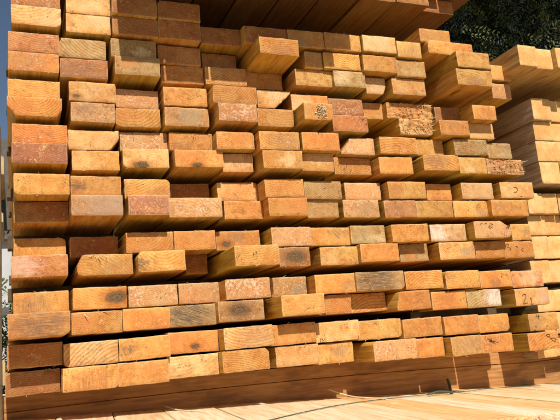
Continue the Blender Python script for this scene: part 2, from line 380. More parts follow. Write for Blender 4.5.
BOARDS = [
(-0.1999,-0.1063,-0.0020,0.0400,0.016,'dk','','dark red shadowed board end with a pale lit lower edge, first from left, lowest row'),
(-0.1053,-0.0075,-0.0030,0.0390,0.065,'y','','yellow board end with saw ridges at its left edge, second from left, lowest row'),
(-0.0065,0.0876,-0.0035,0.0385,0.049,'o','','smooth orange board end under a thin shadow line, third from left, lowest row'),
(0.0886,0.1915,0.0001,0.0415,0.030,'p','','pale board end with a faint tan blotch, fourth from left, lowest row'),
(0.1925,0.2897,0.0013,0.0433,0.056,'y','','yellow board end with slanting fine cracks, fifth from left, lowest row'),
(0.3102,0.4071,0.0005,0.0420,0.039,'p','','peach board end with slanting grain lines, sixth from left, lowest row'),
(0.4081,0.4919,-0.0027,0.0393,0.030,'y','','recessed board end half shaded, lit only along its bottom, seventh from left, lowest row'),
(0.5211,0.6276,-0.0073,0.0344,0.068,'w','','tan board end with a whitish strip on its left, eighth from left, lowest row'),
(0.6286,0.7137,-0.0107,0.0313,0.046,'o','','narrow orange board end with one diagonal crack, ninth from left, lowest row'),
(0.7176,0.8002,-0.0137,0.0283,0.069,'y','','greyish yellow board end right of a narrow brown gap, tenth from left, lowest row'),
(0.8295,0.9208,-0.0165,0.0255,0.030,'o','mark4','orange board end with a small black scrawl, eleventh from left, lowest row'),
(0.9675,1.0617,-0.0226,0.0194,0.030,'o','mark8','orange board end with a black 8 written on it, twelfth from left, lowest row'),
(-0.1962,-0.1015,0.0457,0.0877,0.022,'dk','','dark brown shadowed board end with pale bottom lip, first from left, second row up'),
(-0.1005,-0.0035,0.0405,0.0825,0.041,'p','','peach board end with a smooth sawn face, second from left, second row up'),
(-0.0025,0.0940,0.0423,0.0837,0.043,'y','stainL','yellow orange board end with a grey stain at its left, third in second row up'),
(0.0950,0.1963,0.0456,0.0876,0.022,'o','knot:.05:-.4:.12','orange board end with a dark curved crack at its bottom, fourth in second row up'),
(0.1973,0.3004,0.0457,0.0877,0.060,'p','','pale orange board end with diagonal streaks, proud of its neighbours, fifth in second row up'),
(0.3014,0.4034,0.0447,0.0867,0.043,'o','','recessed board end with its upper half in shadow, sixth from left, second row up'),
(0.4044,0.5095,0.0428,0.0844,0.036,'p','','clean peach board end with fine slanting grain, seventh from left, second row up'),
(0.5105,0.6216,0.0391,0.0811,0.025,'y','','mottled yellow grey board end, eighth from left, second row up'),
(0.6226,0.7259,0.0352,0.0768,0.031,'o','','warm orange board end with rounded corners, ninth from left, second row up'),
(0.7269,0.8226,0.0330,0.0750,0.039,'o','','brownish orange board end with vertical streaks, tenth from left, second row up'),
(0.8455,0.9356,0.0302,0.0722,0.009,'y','','yellow board end with tiny dark flecks, eleventh from left, second row up'),
(0.9856,1.0765,0.0232,0.0652,0.022,'y','mark4b','yellow board end with black 4 and dots marked on it, twelfth in second row up'),
(-0.1943,-0.0924,0.0964,0.1384,0.100,'o','scrib','orange board end with a wide patch of dark scribbly marks, first in third row up'),
(-0.0836,0.0108,0.0973,0.1393,0.010,'o','splin','orange board end with a pale peeling splinter, second from left, third row up'),
(0.0117,0.1047,0.0981,0.1401,0.011,'o','','peach board end with whitish saw fluff, third from left, third row up'),
(0.1059,0.1998,0.0983,0.1403,0.005,'dg','','board end blackened by dark grey mould, fourth from left, third row up'),
(0.2006,0.2984,0.1003,0.1423,0.024,'gk','knot:-.1:.1:.3','orange board end with a large grey knot, fifth from left, third row up'),
(0.3166,0.4125,0.1012,0.1432,0.080,'y','','yellow board end standing proud with a tan left side, sixth from left, third row up'),
(0.4422,0.5058,0.1000,0.1420,0.018,'o','','recessed narrow orange board end in half shade, seventh from left, third row up'),
(0.5175,0.6070,0.1005,0.1425,-0.005,'o','','deeply shaded board end lit along its left and lower edges, eighth in third row up'),
(0.6078,0.6966,0.0963,0.1383,0.042,'o','notch','orange board end with a notched upper left corner, ninth from left, third row up'),
(0.7248,0.8230,0.0925,0.1345,0.005,'o','','dull orange board end with faint flecks, tenth from left, third row up'),
(0.8252,0.9265,0.0910,0.1330,0.004,'g','halfw','half grey half pinkish white board end with a dark crack, eleventh in third row up'),
(0.9552,1.0603,0.0860,0.1280,0.022,'p','mark21','pink cornered board end with a black 21 written on it, twelfth in third row up'),
(-0.1853,-0.0849,0.1430,0.1850,-0.018,'y','','plain pale orange board end with scratch lines, first from left, fourth row up'),
(-0.0792,0.0221,0.1441,0.1861,0.005,'y','knot:.62:0:.3 cracks','yellow board end with a dark round knot at its right, second in fourth row up'),
(0.0275,0.1261,0.1440,0.1860,-0.010,'w','','dusty tan board end with white flecks, third from left, fourth row up'),
(0.1311,0.2172,0.1447,0.1867,-0.018,'w','','pale whitish yellow board end, fourth from left, fourth row up'),
(0.2180,0.3154,0.1446,0.1866,0.027,'w','','pale board end whitened at its right side, fifth from left, fourth row up'),
(0.3297,0.4139,0.1464,0.1884,-0.007,'gk','stainR','board end with grey stain and a slanting right edge, sixth from left, fourth row up'),
(0.4187,0.5154,0.1444,0.1864,0.029,'y','','yellow orange board end beside a brown recess, seventh from left, fourth row up'),
(0.5162,0.6390,0.1447,0.1867,0.033,'dg','','brown speckled board end turning grey at its right, eighth from left, fourth row up'),
(0.6569,0.7604,0.1434,0.1854,0.010,'y','','yellow board end with a small dark pit, ninth from left, fourth row up'),
(0.7654,0.8627,0.1390,0.1810,0.014,'y','','dull yellow board end with rust streak, tenth from left, fourth row up'),
(0.8820,0.9793,0.1372,0.1792,-0.009,'o','','orange board end with curved grain, eleventh from left, fourth row up'),
(0.9920,1.0928,0.1340,0.1760,-0.023,'r','','flaky reddish orange board end with white chips, twelfth from left, fourth row up'),
(-0.1881,-0.0855,0.2131,0.2551,-0.012,'r','whiteL','red and purple stained board end with white paint scuffs, first from left, fifth row up'),
(-0.0671,0.0420,0.2130,0.2550,-0.028,'y','fray','yellow board end with a frayed whitish upper edge, second from left, fifth row up'),
(0.0480,0.1451,0.2126,0.2546,-0.002,'y','chew','yellow board end with a chewed dark left corner, third from left, fifth row up'),
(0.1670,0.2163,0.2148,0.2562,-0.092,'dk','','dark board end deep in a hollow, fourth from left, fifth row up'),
(0.2350,0.3327,0.2101,0.2521,0.051,'y','ring','bright yellow board end sticking far out with curved rings, fifth from left, fifth row up'),
(0.3515,0.4248,0.2102,0.2522,0.002,'gk','knot:.1:.0:.3','board end with a silvery grey blotch and white edge, sixth from left, fifth row up'),
(0.4556,0.5509,0.2098,0.2518,-0.009,'y','','golden board end right of a brown hollow, seventh from left, fifth row up'),
(0.5517,0.6522,0.2125,0.2545,0.004,'o','','orange red board end with fine mottling, eighth from left, fifth row up'),
(0.6697,0.7482,0.2120,0.2540,-0.020,'g','','recessed tan board end with a dark shadow block on top, ninth in fifth row up'),
(0.7643,0.8680,0.2097,0.2517,0.006,'p','stainR','cream board end with a grey smudge, tenth from left, fifth row up'),
(0.8795,0.9697,0.2105,0.2525,-0.007,'o','','board end half covered by a dark shadow, eleventh from left, fifth row up'),
(0.9728,1.0684,0.2089,0.2509,-0.012,'o','mark83','orange board end with small scrawled black figures, twelfth from left, fifth row up'),
(-0.1834,-0.0830,0.2586,0.3006,-0.085,'y','','golden board end shaded along its top, first from left, sixth row up'),
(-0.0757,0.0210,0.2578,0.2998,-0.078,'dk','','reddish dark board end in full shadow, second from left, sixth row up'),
(0.0302,0.1281,0.2561,0.2981,-0.029,'o','','orange brown board end with a wedge of shadow, third from left, sixth row up'),
(0.1289,0.2187,0.2570,0.2984,-0.024,'o','','smooth orange board end with arched grain, fourth from left, sixth row up'),
(0.2257,0.3276,0.2575,0.2995,-0.044,'o','knot:-.6:-.4:.15','orange board end with whitish chips and a round grey mark, fifth in sixth row up'),
(0.3380,0.4313,0.2551,0.2971,0.003,'w','','brown board end speckled with white dust, sixth from left, sixth row up'),
(0.4409,0.5399,0.2564,0.2984,-0.018,'y','','yellow board end with small dark pits, seventh from left, sixth row up'),
(0.5407,0.6312,0.2585,0.3005,-0.013,'g','','weathered grey brown board end, eighth from left, sixth row up'),
(0.6382,0.7392,0.2559,0.2979,0.007,'y','','pale yellow board end standing slightly proud, ninth from left, sixth row up'),
(0.7537,0.8578,0.2562,0.2982,-0.006,'w','bands','orange board end with white and red vertical bands, tenth from left, sixth row up'),
(0.8637,0.9777,0.2571,0.2991,0.021,'w','markW','board end with a rounded worn corner and black scribbles, eleventh from left, sixth row up'),
(1.0027,1.0641,0.2540,0.2960,-0.010,'y','','plain recessed yellow board end beside the neighbouring pile, twelfth from left, sixth row up'),
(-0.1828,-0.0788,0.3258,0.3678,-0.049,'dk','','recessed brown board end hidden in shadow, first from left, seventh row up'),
(-0.0780,0.0213,0.3268,0.3688,0.009,'gp','','greyish purple stained board end, second from left, seventh row up'),
(0.0319,0.1147,0.3264,0.3684,0.010,'pu','','purplish red board end, third from left, seventh row up'),
(0.1182,0.2338,0.3244,0.3664,-0.007,'w','','rough speckled pale board end, fourth from left, seventh row up'),
(0.2441,0.3336,0.3223,0.3630,-0.026,'o','','vivid orange board end with a small green stain, fifth from left, seventh row up'),
(0.3344,0.4272,0.3211,0.3631,0.010,'y','','yellow board end with tiny dark dots, sixth from left, seventh row up'),
(0.4373,0.5156,0.3204,0.3621,-0.013,'g','','recessed tan grey board end, seventh from left, seventh row up'),
(0.5315,0.6266,0.3209,0.3629,-0.019,'w','','board end smeared with white and pink, eighth from left, seventh row up'),
(0.6354,0.7236,0.3173,0.3593,-0.008,'r','','red orange board end with a dark red corner, ninth from left, seventh row up'),
(0.7246,0.8306,0.3164,0.3584,-0.009,'y','','orange yellow board end with a speckled left edge, tenth from left, seventh row up'),
(0.8314,0.9354,0.3153,0.3573,-0.006,'y','','yellow orange board end with faint ring lines, eleventh from left, seventh row up'),
(0.9362,1.0518,0.3139,0.3559,0.009,'o','bands2','bright orange board end with upright bands, twelfth from left, seventh row up'),
(-0.1825,-0.0799,0.3706,0.4126,0.004,'y','','yellow orange board end with a dull blotch at its left, first in eighth row up'),
(-0.0770,0.0219,0.3701,0.4121,-0.010,'o','stainL','board end with a charred black streak near its left, second from left, eighth row up'),
(0.0314,0.1269,0.3694,0.4114,-0.027,'y','ring','yellow board end with swirling rings, third from left, eighth row up'),
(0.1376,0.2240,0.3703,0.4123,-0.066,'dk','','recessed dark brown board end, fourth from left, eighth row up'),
(0.2337,0.3278,0.3653,0.4073,-0.034,'p','','pale peach board end, fifth from left, eighth row up'),
(0.3286,0.4211,0.3638,0.4045,0.012,'y','','yellow board end with an orange patch, sixth from left, eighth row up'),
(0.4298,0.5238,0.3629,0.4045,-0.005,'g','','grey olive weathered board end with slanting cracks, seventh from left, eighth row up'),
(0.5443,0.6406,0.3646,0.4066,-0.026,'w','','board end covered in white and lilac stains, eighth from left, eighth row up'),
(0.6497,0.7553,0.3628,0.4048,-0.004,'y','','smooth golden board end set a little forward, ninth from left, eighth row up'),
(0.7716,0.8449,0.3631,0.4051,-0.025,'o','','recessed orange board end under a strip of shadow, tenth from left, eighth row up'),
(0.8606,0.9568,0.3607,0.4027,-0.002,'w','','board end whitish at its left side, eleventh from left, eighth row up'),
(0.9694,1.0758,0.3595,0.4015,0.012,'p','markC','peach board end with a dark open ring mark, twelfth from left, eighth row up'),
(-0.1853,-0.0824,0.4329,0.4744,0.005,'pu','','purple stained board end with sparkly speckles, first from left, ninth row up'),
(-0.0717,0.0231,0.4284,0.4704,-0.024,'y','','smooth golden yellow board end, second from left, ninth row up'),
(0.0285,0.1247,0.4315,0.4735,-0.011,'p','knot:-.2:-.7:.2','pinkish board end with a dark knot fan, third from left, ninth row up'),
(0.1343,0.2406,0.4310,0.4691,0.004,'o','knot:-.1:-.8:.15','orange board end with a dark spot at its bottom, fourth from left, ninth row up'),
(0.2427,0.3132,0.4251,0.4671,-0.011,'o','','recessed board end lit only in its lower half, fifth from left, ninth row up'),
(0.3213,0.4150,0.4227,0.4640,0.034,'y','','golden orange board end protruding with pits, sixth from left, ninth row up'),
(0.4214,0.4997,0.4220,0.4640,0.017,'o','','recessed orange board end, shaded along the top, seventh from left, ninth row up'),
(0.5247,0.6234,0.4275,0.4695,-0.029,'o','','recessed board end with flecked lower half, eighth from left, ninth row up'),
(0.6308,0.7249,0.4234,0.4654,-0.001,'y','','golden board end with slanting top and dark pit, ninth from left, ninth row up'),
(0.7455,0.8498,0.4290,0.4693,0.016,'y','','bright yellow board end jutting out over its row, tenth from left, ninth row up'),
(0.8506,0.9343,0.4224,0.4644,0.015,'y','','orange yellow board end with frayed right side, eleventh from left, ninth row up'),
(0.9478,1.0662,0.4255,0.4663,0.001,'w','rough','thin splintered board end with a rough broken edge, twelfth from left, ninth row up'),
(-0.1841,-0.0805,0.4752,0.5167,-0.006,'ow','','vivid orange board end with pale upper right streak, first from left, tenth row up'),
(-0.0784,0.0234,0.4715,0.5135,-0.022,'p','chamLR','cream board end with its lower right corner cut off, second from left, tenth row up'),
(0.0275,0.1287,0.4741,0.5161,-0.034,'w','','peach board end with a white patch at its right, third from left, tenth row up'),
(0.1295,0.2247,0.4728,0.5137,-0.018,'o','','orange pink board end with a dusty top, fourth from left, tenth row up'),
(0.2255,0.3112,0.4699,0.5090,0.014,'o','','deep orange board end with a pale left border, fifth from left, tenth row up'),
(0.3157,0.4105,0.4648,0.5061,0.036,'y','','golden yellow board end with a small dark crack, sixth from left, tenth row up'),
(0.4170,0.5093,0.4648,0.5068,0.038,'o','','orange board end with a ragged left edge, seventh from left, tenth row up'),
(0.5364,0.6272,0.4713,0.5133,-0.008,'w','chamUL','white smeared board end with its upper left corner missing, eighth from left, tenth row up'),
(0.6363,0.7405,0.4724,0.5144,0.004,'o','','orange board end with a broken round left corner, ninth from left, tenth row up'),
(0.7465,0.8248,0.4730,0.5150,-0.006,'y','','plain golden board end, tenth from left, tenth row up'),
(0.8405,0.9418,0.4701,0.5104,0.019,'g','','grey weathered board end with a smooth face, eleventh from left, tenth row up'),
(0.9551,1.0310,0.4671,0.5079,0.004,'g','','small light grey board end, twelfth from left, tenth row up'),
(-0.1927,-0.0904,0.5304,0.5698,0.003,'ring','wane','yellow board end with bold curved growth rings, first from left, eleventh row up'),
(-0.0726,0.0153,0.5261,0.5681,-0.007,'w','','board end with bright white flecks on tan, second from left, eleventh row up'),
(0.0179,0.1129,0.5236,0.5650,-0.020,'y','','yellow orange board end with upright pale bands, third from left, eleventh row up'),
(0.1194,0.2165,0.5241,0.5661,-0.004,'gk','','tan board end with greenish black mould spots, fourth from left, eleventh row up'),
(0.2306,0.3182,0.5292,0.5695,0.028,'w','','board end with a silvery white smear, fifth from left, eleventh row up'),
(0.3240,0.4115,0.5246,0.5666,0.015,'o','','orange pink board end with a rough surface, sixth from left, eleventh row up'),
(0.4189,0.4906,0.5290,0.5689,0.059,'y','burl','golden board end with a torn knot of pale fibres, seventh from left, eleventh row up'),
(0.5147,0.6083,0.5239,0.5640,0.006,'r','','pinkish rough board end with a pointed left corner, eighth from left, eleventh row up'),
(0.6986,0.7951,0.5227,0.5631,0.005,'p','rough','splintered pale board end with broken slanting left side, ninth from left, eleventh row up'),
(0.7959,0.8833,0.5159,0.5548,0.032,'o','','orange board end lit below a dark block, tenth from left, eleventh row up'),
(0.8958,0.9727,0.5146,0.5557,0.015,'p','','peach board end with fine upright grain, eleventh from left, eleventh row up'),
(-0.1916,-0.0929,0.5706,0.6099,-0.007,'y','ring','orange yellow board end over bold curved rings, first from left, twelfth row up'),
(-0.0752,0.0192,0.5708,0.6128,-0.007,'p','knot:-.7:-.5:.12','cream board end with rounded left corner and dark hole, second from left, twelfth row up'),
(0.0204,0.1108,0.5658,0.6073,-0.020,'w','','recessed board end with sharp white crystals of resin, third from left, twelfth row up'),
(0.1188,0.2154,0.5703,0.6123,-0.003,'o','','orange board end with a red stain at its right, fourth from left, twelfth row up'),
(0.2207,0.3220,0.5703,0.6107,0.026,'o','','orange brown board end with light mottling, fifth from left, twelfth row up'),
(0.3265,0.4086,0.5681,0.6101,0.016,'y','diag','yellow board end split by a diagonal dark crack, sixth from left, twelfth row up'),
(0.4146,0.5088,0.5697,0.6096,0.004,'o','','orange board end partly behind a torn knot, seventh from left, twelfth row up'),
(0.5096,0.6001,0.5648,0.6050,0.005,'r','','pinkish red board end with dusty white patches, eighth from left, twelfth row up'),
(0.6140,0.6685,0.5663,0.6083,-0.018,'o','','deeply recessed orange board end, ninth from left, twelfth row up'),
(0.6693,0.8013,0.5639,0.6044,0.002,'rough','rough2','coarsely splintered board end with torn fibres, tenth from left, twelfth row up'),
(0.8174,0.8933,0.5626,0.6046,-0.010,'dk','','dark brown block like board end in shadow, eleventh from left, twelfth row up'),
(0.8941,0.9655,0.5565,0.5946,0.043,'o','','orange board end with a dip in its top edge, twelfth from left, twelfth row up'),
(-0.1902,-0.0943,0.6235,0.6641,0.006,'ow','','orange board end with golden patches and white scuffs, first from left, thirteenth row up'),
(-0.0917,0.0044,0.6212,0.6632,-0.007,'r','','pink and orange board end with white flecks, second from left, thirteenth row up'),
(0.0164,0.1108,0.6264,0.6679,0.014,'g','','olive grey board end, lit in an L shape, third from left, thirteenth row up'),
(0.1187,0.2143,0.6259,0.6679,-0.015,'o','','orange board end shaded along its top, fourth from left, thirteenth row up'),
(0.2171,0.3136,0.6264,0.6684,-0.008,'p','','pale peach board end standing out of the shadow, fifth from left, thirteenth row up'),
(0.3194,0.4070,0.6286,0.6682,-0.022,'o','','recessed brown orange board end, sixth from left, thirteenth row up'),
(0.4245,0.5183,0.6268,0.6670,0.018,'y','','golden board end jutting forward, seventh from left, thirteenth row up'),
(0.5191,0.6036,0.6271,0.6668,0.027,'g','','greyish tan board end jutting forward, eighth from left, thirteenth row up'),
(0.6118,0.6670,0.6197,0.6617,0.012,'w','chamLR','whitish board end with a cut away right corner, ninth from left, thirteenth row up'),
(0.6774,0.7723,0.6173,0.6593,0.026,'p','','peach board end with a curved faint crack, tenth from left, thirteenth row up'),
(0.8347,0.9408,0.6326,0.6746,0.075,'y','ring','yellow board end jutting far out with swirling rings, eleventh from left, thirteenth row up'),
(0.9902,1.0523,0.6282,0.6702,0.014,'w','','small whitish grey board end under a step, twelfth from left, thirteenth row up'),
(-0.1899,-0.0936,0.6649,0.7055,0.007,'r','','red orange board end with white scratches and a long crack, first in fourteenth row up'),
(-0.0927,0.0018,0.6651,0.7071,-0.006,'g','','olive grey board end with a clean face, second from left, fourteenth row up'),
(0.0108,0.1059,0.6687,0.7102,0.006,'g','','dark olive board end lit along its left side, third from left, fourteenth row up'),
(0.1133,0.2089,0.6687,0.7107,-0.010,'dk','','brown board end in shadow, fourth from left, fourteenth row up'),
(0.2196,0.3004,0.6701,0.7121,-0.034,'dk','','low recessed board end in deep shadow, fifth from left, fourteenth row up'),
(0.3184,0.4112,0.6690,0.7086,0.078,'y','','bright yellow board end jutting far out of the shadow, sixth from left, fourteenth row up'),
(0.4485,0.4933,0.6683,0.7090,0.026,'o','','small orange board end in a hollow, seventh from left, fourteenth row up'),
(0.4957,0.5925,0.6689,0.7093,0.030,'ring','ring','board end with dark feathered growth rings, eighth from left, fourteenth row up'),
(0.5974,0.6891,0.6676,0.7083,0.037,'y','','pale yellow board end standing forward, ninth from left, fourteenth row up'),
(0.6902,0.7732,0.6620,0.7040,0.035,'g','','greyish board end with a faint pink tint, tenth from left, fourteenth row up'),
(0.8394,0.9387,0.6786,0.7201,0.079,'y','','orange yellow board end jutting far out with rust patch, eleventh from left, fourteenth row up'),
(0.9927,1.0565,0.6789,0.7209,0.018,'o','','rough orange board end behind a jutting pair, twelfth from left, fourteenth row up'),
(-0.1839,-0.0889,0.7181,0.7597,0.017,'p','','cream yellow board end with a faint check pattern, first from left, fifteenth row up'),
(-0.0784,0.0119,0.7171,0.7588,0.004,'p','','pale yellow board end with upright saw lines, second from left, fifteenth row up'),
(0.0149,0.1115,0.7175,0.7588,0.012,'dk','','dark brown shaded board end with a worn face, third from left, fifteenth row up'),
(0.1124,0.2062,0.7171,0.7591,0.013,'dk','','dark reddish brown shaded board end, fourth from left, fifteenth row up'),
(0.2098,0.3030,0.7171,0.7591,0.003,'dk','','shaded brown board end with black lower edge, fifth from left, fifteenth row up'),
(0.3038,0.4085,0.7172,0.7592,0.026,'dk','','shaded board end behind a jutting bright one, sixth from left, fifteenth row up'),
(0.4094,0.5018,0.7171,0.7591,0.030,'y','','board end half shadowed left and half lit right, seventh from left, fifteenth row up'),
(0.5028,0.5979,0.7170,0.7590,0.033,'y','','clean yellow board end under the dark timbers, eighth from left, fifteenth row up'),
(0.6010,0.6932,0.7169,0.7589,0.040,'p','','pale peach board end under the dark timbers, ninth from left, fifteenth row up'),
(0.6940,0.7625,0.7080,0.7500,0.043,'y','','yellow board end with brown flecks, tenth from left, fifteenth row up'),
(0.7790,0.9141,0.7209,0.7561,0.052,'y','','yellow board end above a jutting pair, eleventh from left, fifteenth row up'),
(-0.1836,-0.0899,0.7605,0.8021,0.016,'ow','','orange board end cut by the top of the photo, first from left, sixteenth row up'),
(-0.0774,0.0124,0.7596,0.8013,0.005,'p','','pale yellow board end with upright saw lines, uppermost, second from left, sixteenth row up'),
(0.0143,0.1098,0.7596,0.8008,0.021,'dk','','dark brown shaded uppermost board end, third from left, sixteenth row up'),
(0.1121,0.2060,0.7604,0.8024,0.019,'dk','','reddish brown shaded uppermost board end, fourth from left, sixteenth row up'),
(0.7676,0.8585,0.7569,0.7926,0.040,'y','','small pale yellow board end, topmost under the overhang, fifth from left, sixteenth row up'),
]
def make_board(x0, x1, z0, z1, d, look, opt, seed, L=1.3, dress_opt=None):
    w, h = x1-x0, z1-z0
    cx, cz = (x0+x1)/2, (z0+z1)/2
    kw = dict(rad=random.Random(seed).choice((.0005, .0009, .0016)), rot=random.Random(seed+5).uniform(-.011, .011))
    rw = random.Random(seed+77)
    ch = []
    if rw.random() < .2: ch.append((rw.choice((-1, 1)), rw.choice((-1, 1)), w*rw.uniform(.02, .08), h*rw.uniform(.06, .25)))
    if 'chamLR' in opt: ch.append((1, -1, w*.18, h*.55))
    if 'chamUL' in opt: ch.append((-1, 1, w*.30, h*.85))
    if 'notch' in opt: ch.append((-1, 1, w*.10, h*.7))
    if 'markW' in opt: ch += [(1, 1, w*.30, h*.45), (1, -1, w*.06, h*.3)]
    if 'wane' in opt: ch += [(-1, -1, w*.14, h*.5), (1, -1, w*.10, h*.4)]
    if 'fray' in opt: ch.append((-1, 1, w*.10, h*.5))
    if 'diag' in opt: ch.append((1, -1, w*.5, h*.9))
    if 'burl' in opt: ch.append((1, -1, w*.1, h*.3))
    if 'chew' in opt: ch.append((-1, 1, w*.05, h*.3))
    if 'dip' in opt: kw['topdip'] = .006
    kw['chamfers'] = ch
    rg = .0035 if 'rough2' in opt else .003 if ('rough' in opt or look == 'rough') else .0
    me = board_mesh(w, h, L, seed, rough=rg, **kw)
    o = link('board', me, [END, SIDE], None, (cx, -d, cz))
    dress(o, w, h, look, seed, opt)
    return o, w, h
for n, (x0, x1, z0, z1, d, look, opt, lab) in enumerate(BOARDS):
    o, w, h = make_board(x0, x1, z0, z1, d, look, opt, n+1)
    tag(o, lab, 'board', 'sawn boards of the large pile')
    for k in opt.split():
        for stk in MARKS.get(k, ()): ink(o, [stk], w, h)
    rs = random.Random(n*7+3)
    sp = []
    if 'fray' in opt or 'splin' in opt:
        for k in range(9 if 'fray' in opt else 4):
            x = rs.uniform(-.45, .1)*w
            sp.append(((x, .002, h*.45), (x+rs.uniform(-.004, .016), -rs.uniform(.002, .010), h*(.45+rs.uniform(-.3, .18))), rs.uniform(.0006, .0013)))
    if 'rough' in opt or look == 'rough':
        for k in range(70):
            x, z = rs.uniform(-.47, .47)*w, rs.uniform(-.45, .45)*h
            a = rs.gauss(.25, .35)
            l = rs.uniform(.004, .016)
            sp.append(((x, .008, z), (x+l*math.cos(a)*.8, -rs.uniform(.001, .012), z+l*math.sin(a)*.5), rs.uniform(.0007, .0026)))
    if 'burl' in opt:
        for k in range(85):
            a = rs.uniform(0, 6.28); q = rs.random()**.7
            x, z = .08*w+q*.16*w*math.cos(a), .02*h+q*.5*h*math.sin(a)
            sp.append(((x, .003, z), (x+rs.uniform(-.008, .008), -rs.uniform(.002, .008), z+rs.uniform(-.006, .006)), rs.uniform(.0012, .0036)))
    if not sp and rs.random() < .65:
        for k in range(rs.randint(1, 5)):
            s = rs.choice((-1, 1)); x = rs.uniform(-.48, .48)*w
            sp.append(((x, .003, s*h*.49), (x+rs.uniform(-.008, .008), -rs.uniform(.001, .005), s*h*.49+rs.uniform(-.004, .005)), rs.uniform(.0004, .0008)))
    if len(sp) > 20: f_ = splinters(o, sp, FIBRE if 'burl' in opt else TORN); f_.name = 'torn_fibres'; f_['kind'] = 'stuff'
    else:
        for one in sp: splinters(o, [one], FIBRE)

# ------------------------------------------------------------------ laths between the layers
RZ = [[0.00013, -0.00241, -0.01878], [0.04406, -0.00013, -0.01789], [0.10027, 0.00142, -0.0131], [0.14433, 0.00381, -0.01141], [0.2133, -0.00096, -0.00298], [0.25628, 0.00088, -0.00096], [0.32609, -0.00684, -0.00416], [0.3692, -0.00575, -0.00357], [0.43147, -0.00389, -0.00112], [0.47405, -0.00229, -0.00065], [0.52953, -0.00338, -0.0028], [0.57073, -0.00543, -0.004], [0.62564, 0.00324, 0.00407], [0.66798, 0.00509, 0.0053], [0.71775, -0.00173, 0.00038], [0.75931, -0.0057, -0.00366]]
def rowz(r, x): return RZ[r][0]+RZ[r][1]*x+RZ[r][2]*x*x
def strip(name, xs, zlo, zhi, y0, y1, mat, seed):
    bm = bmesh.new(); prev = None
    for i, x in enumerate(xs):
        j = noise.noise(Vector((x*6, seed, 0)))*.004
        a, c = zlo(x), zhi(x)
        ring = [bm.verts.new(p) for p in ((x, y0+j, a), (x, y1+j, a), (x, y1+j, c), (x, y0+j, c))]
        if prev:
            for k in range(4): bm.faces.new((prev[k], prev[(k+1) % 4], ring[(k+1) % 4], ring[k]))
        else: bm.faces.new(ring)
        prev = ring
    bm.faces.new(prev)
    bmesh.ops.recalc_face_normals(bm, faces=bm.faces)
    me = bpy.data.meshes.new(name); bm.to_mesh(me); bm.free()
    return link(name, me, [mat])
GAPNAME = ['lowest', 'second lowest', 'third lowest', 'middle', 'third highest', 'second highest', 'highest']
for g in range(7):
    lo, hi = 2*g+1, 2*g+2
    for q, (ya, side) in enumerate(((.055 if g == 0 else .20, 'front'), (.9, 'rear'))):
        x_a, x_b = ((.70 if g == 0 else -.195), 1.0)
        xs = [x_a+(x_b-x_a)*i/14 for i in range(15)]
        o = strip('spacer_lath', xs, lambda x: rowz(lo, x)+.0432, lambda x: rowz(hi, x)-.0008, ya, ya+.04, STICK, g*2+q)
        tag(o, '%s thin grey brown lath in the %s gap between board layers' % (side, GAPNAME[g]), 'lath', 'spacer laths between board layers')

# ------------------------------------------------------------------ bearer beams under the pile
bed_z = lambda x: -.062-.05*x
sag = lambda x: .0043*x-.0257*x*x
def beam(name, xa, xb, top, bot, y0, y1, seed, tone, side):
    n = 40; bm = bmesh.new(); prev = None
    for i in range(n+1):
        x = xa+(xb-xa)*i/n
        zs = sag(min(x, 1.0))
        j = fbm(x*5, seed, 0)*.0012
        zt, zo = top(x), bot(x)
        pts = [(y0+j, zo+.001), (y0+j-.0005, (zt+zo)/2), (y0+j, zt-.001), (y0+j+.001, zt), (y1, zt), (y1, zo), (y0+j+.001, zo)]
        ring = [bm.verts.new((x, p[0], p[1]+fbm(x*9, k*3., seed)*.0006)) for k, p in enumerate(pts)]
        if prev:
            for k in range(7): bm.faces.new((prev[k], prev[(k+1) % 7], ring[(k+1) % 7], ring[k]))
        else: bm.faces.new(ring)
        prev = ring
    bm.faces.new(prev)
    bmesh.ops.recalc_face_normals(bm, faces=bm.faces)
    me = bpy.data.meshes.new(name); bm.to_mesh(me); bm.free()
    return me
def beam_mat(name, c1, c2, sc=1.):
    b = NB(name); tc = b.n('ShaderNodeTexCoord').outputs['Object']
    v = b.vm('MULTIPLY', tc, (.07*sc, 1., 1.)); g = b.noise(v, 150, 4, .65, .4); big = b.noise(b.vm('MULTIPLY', tc, (.35, 1., 1.)), 24, 3, .6)
    c = b.mix(b.ramp(g, .35, .7), c1, c2)
    c = b.mix(b.ramp(big, .48, .7, 0., .7), c, tuple(q*.55 for q in c2))
    b.l(c, b.p.inputs['Base Color']); b.p.inputs['Roughness'].default_value = .75
    b.bump(g, .4, .0015); return b.m
BEAM = beam_mat('bearer_timber', (.45, .215, .06), (.28, .12, .035))
o = link('bearer_beam', beam('bearer_beam', -.26, 1.6, lambda x: sag(min(x, 1.05))-.0035, lambda x: sag(min(x, 1.05))-.0330, .087, .16, 1, 0, 0), [BEAM]); tag(o, 'upper brown bearer plank running along under the lowest row of boards', 'beam')
o = link('bearer_beam', beam('bearer_beam', -.30, 1.6, lambda x: sag(min(x, 1.05))-.0338, lambda x: bed_z(x)+.0006, .085, .17, 5, 0, 0), [BEAM]); tag(o, 'lower brown bearer plank with a split, lying on the pale planks', 'beam')

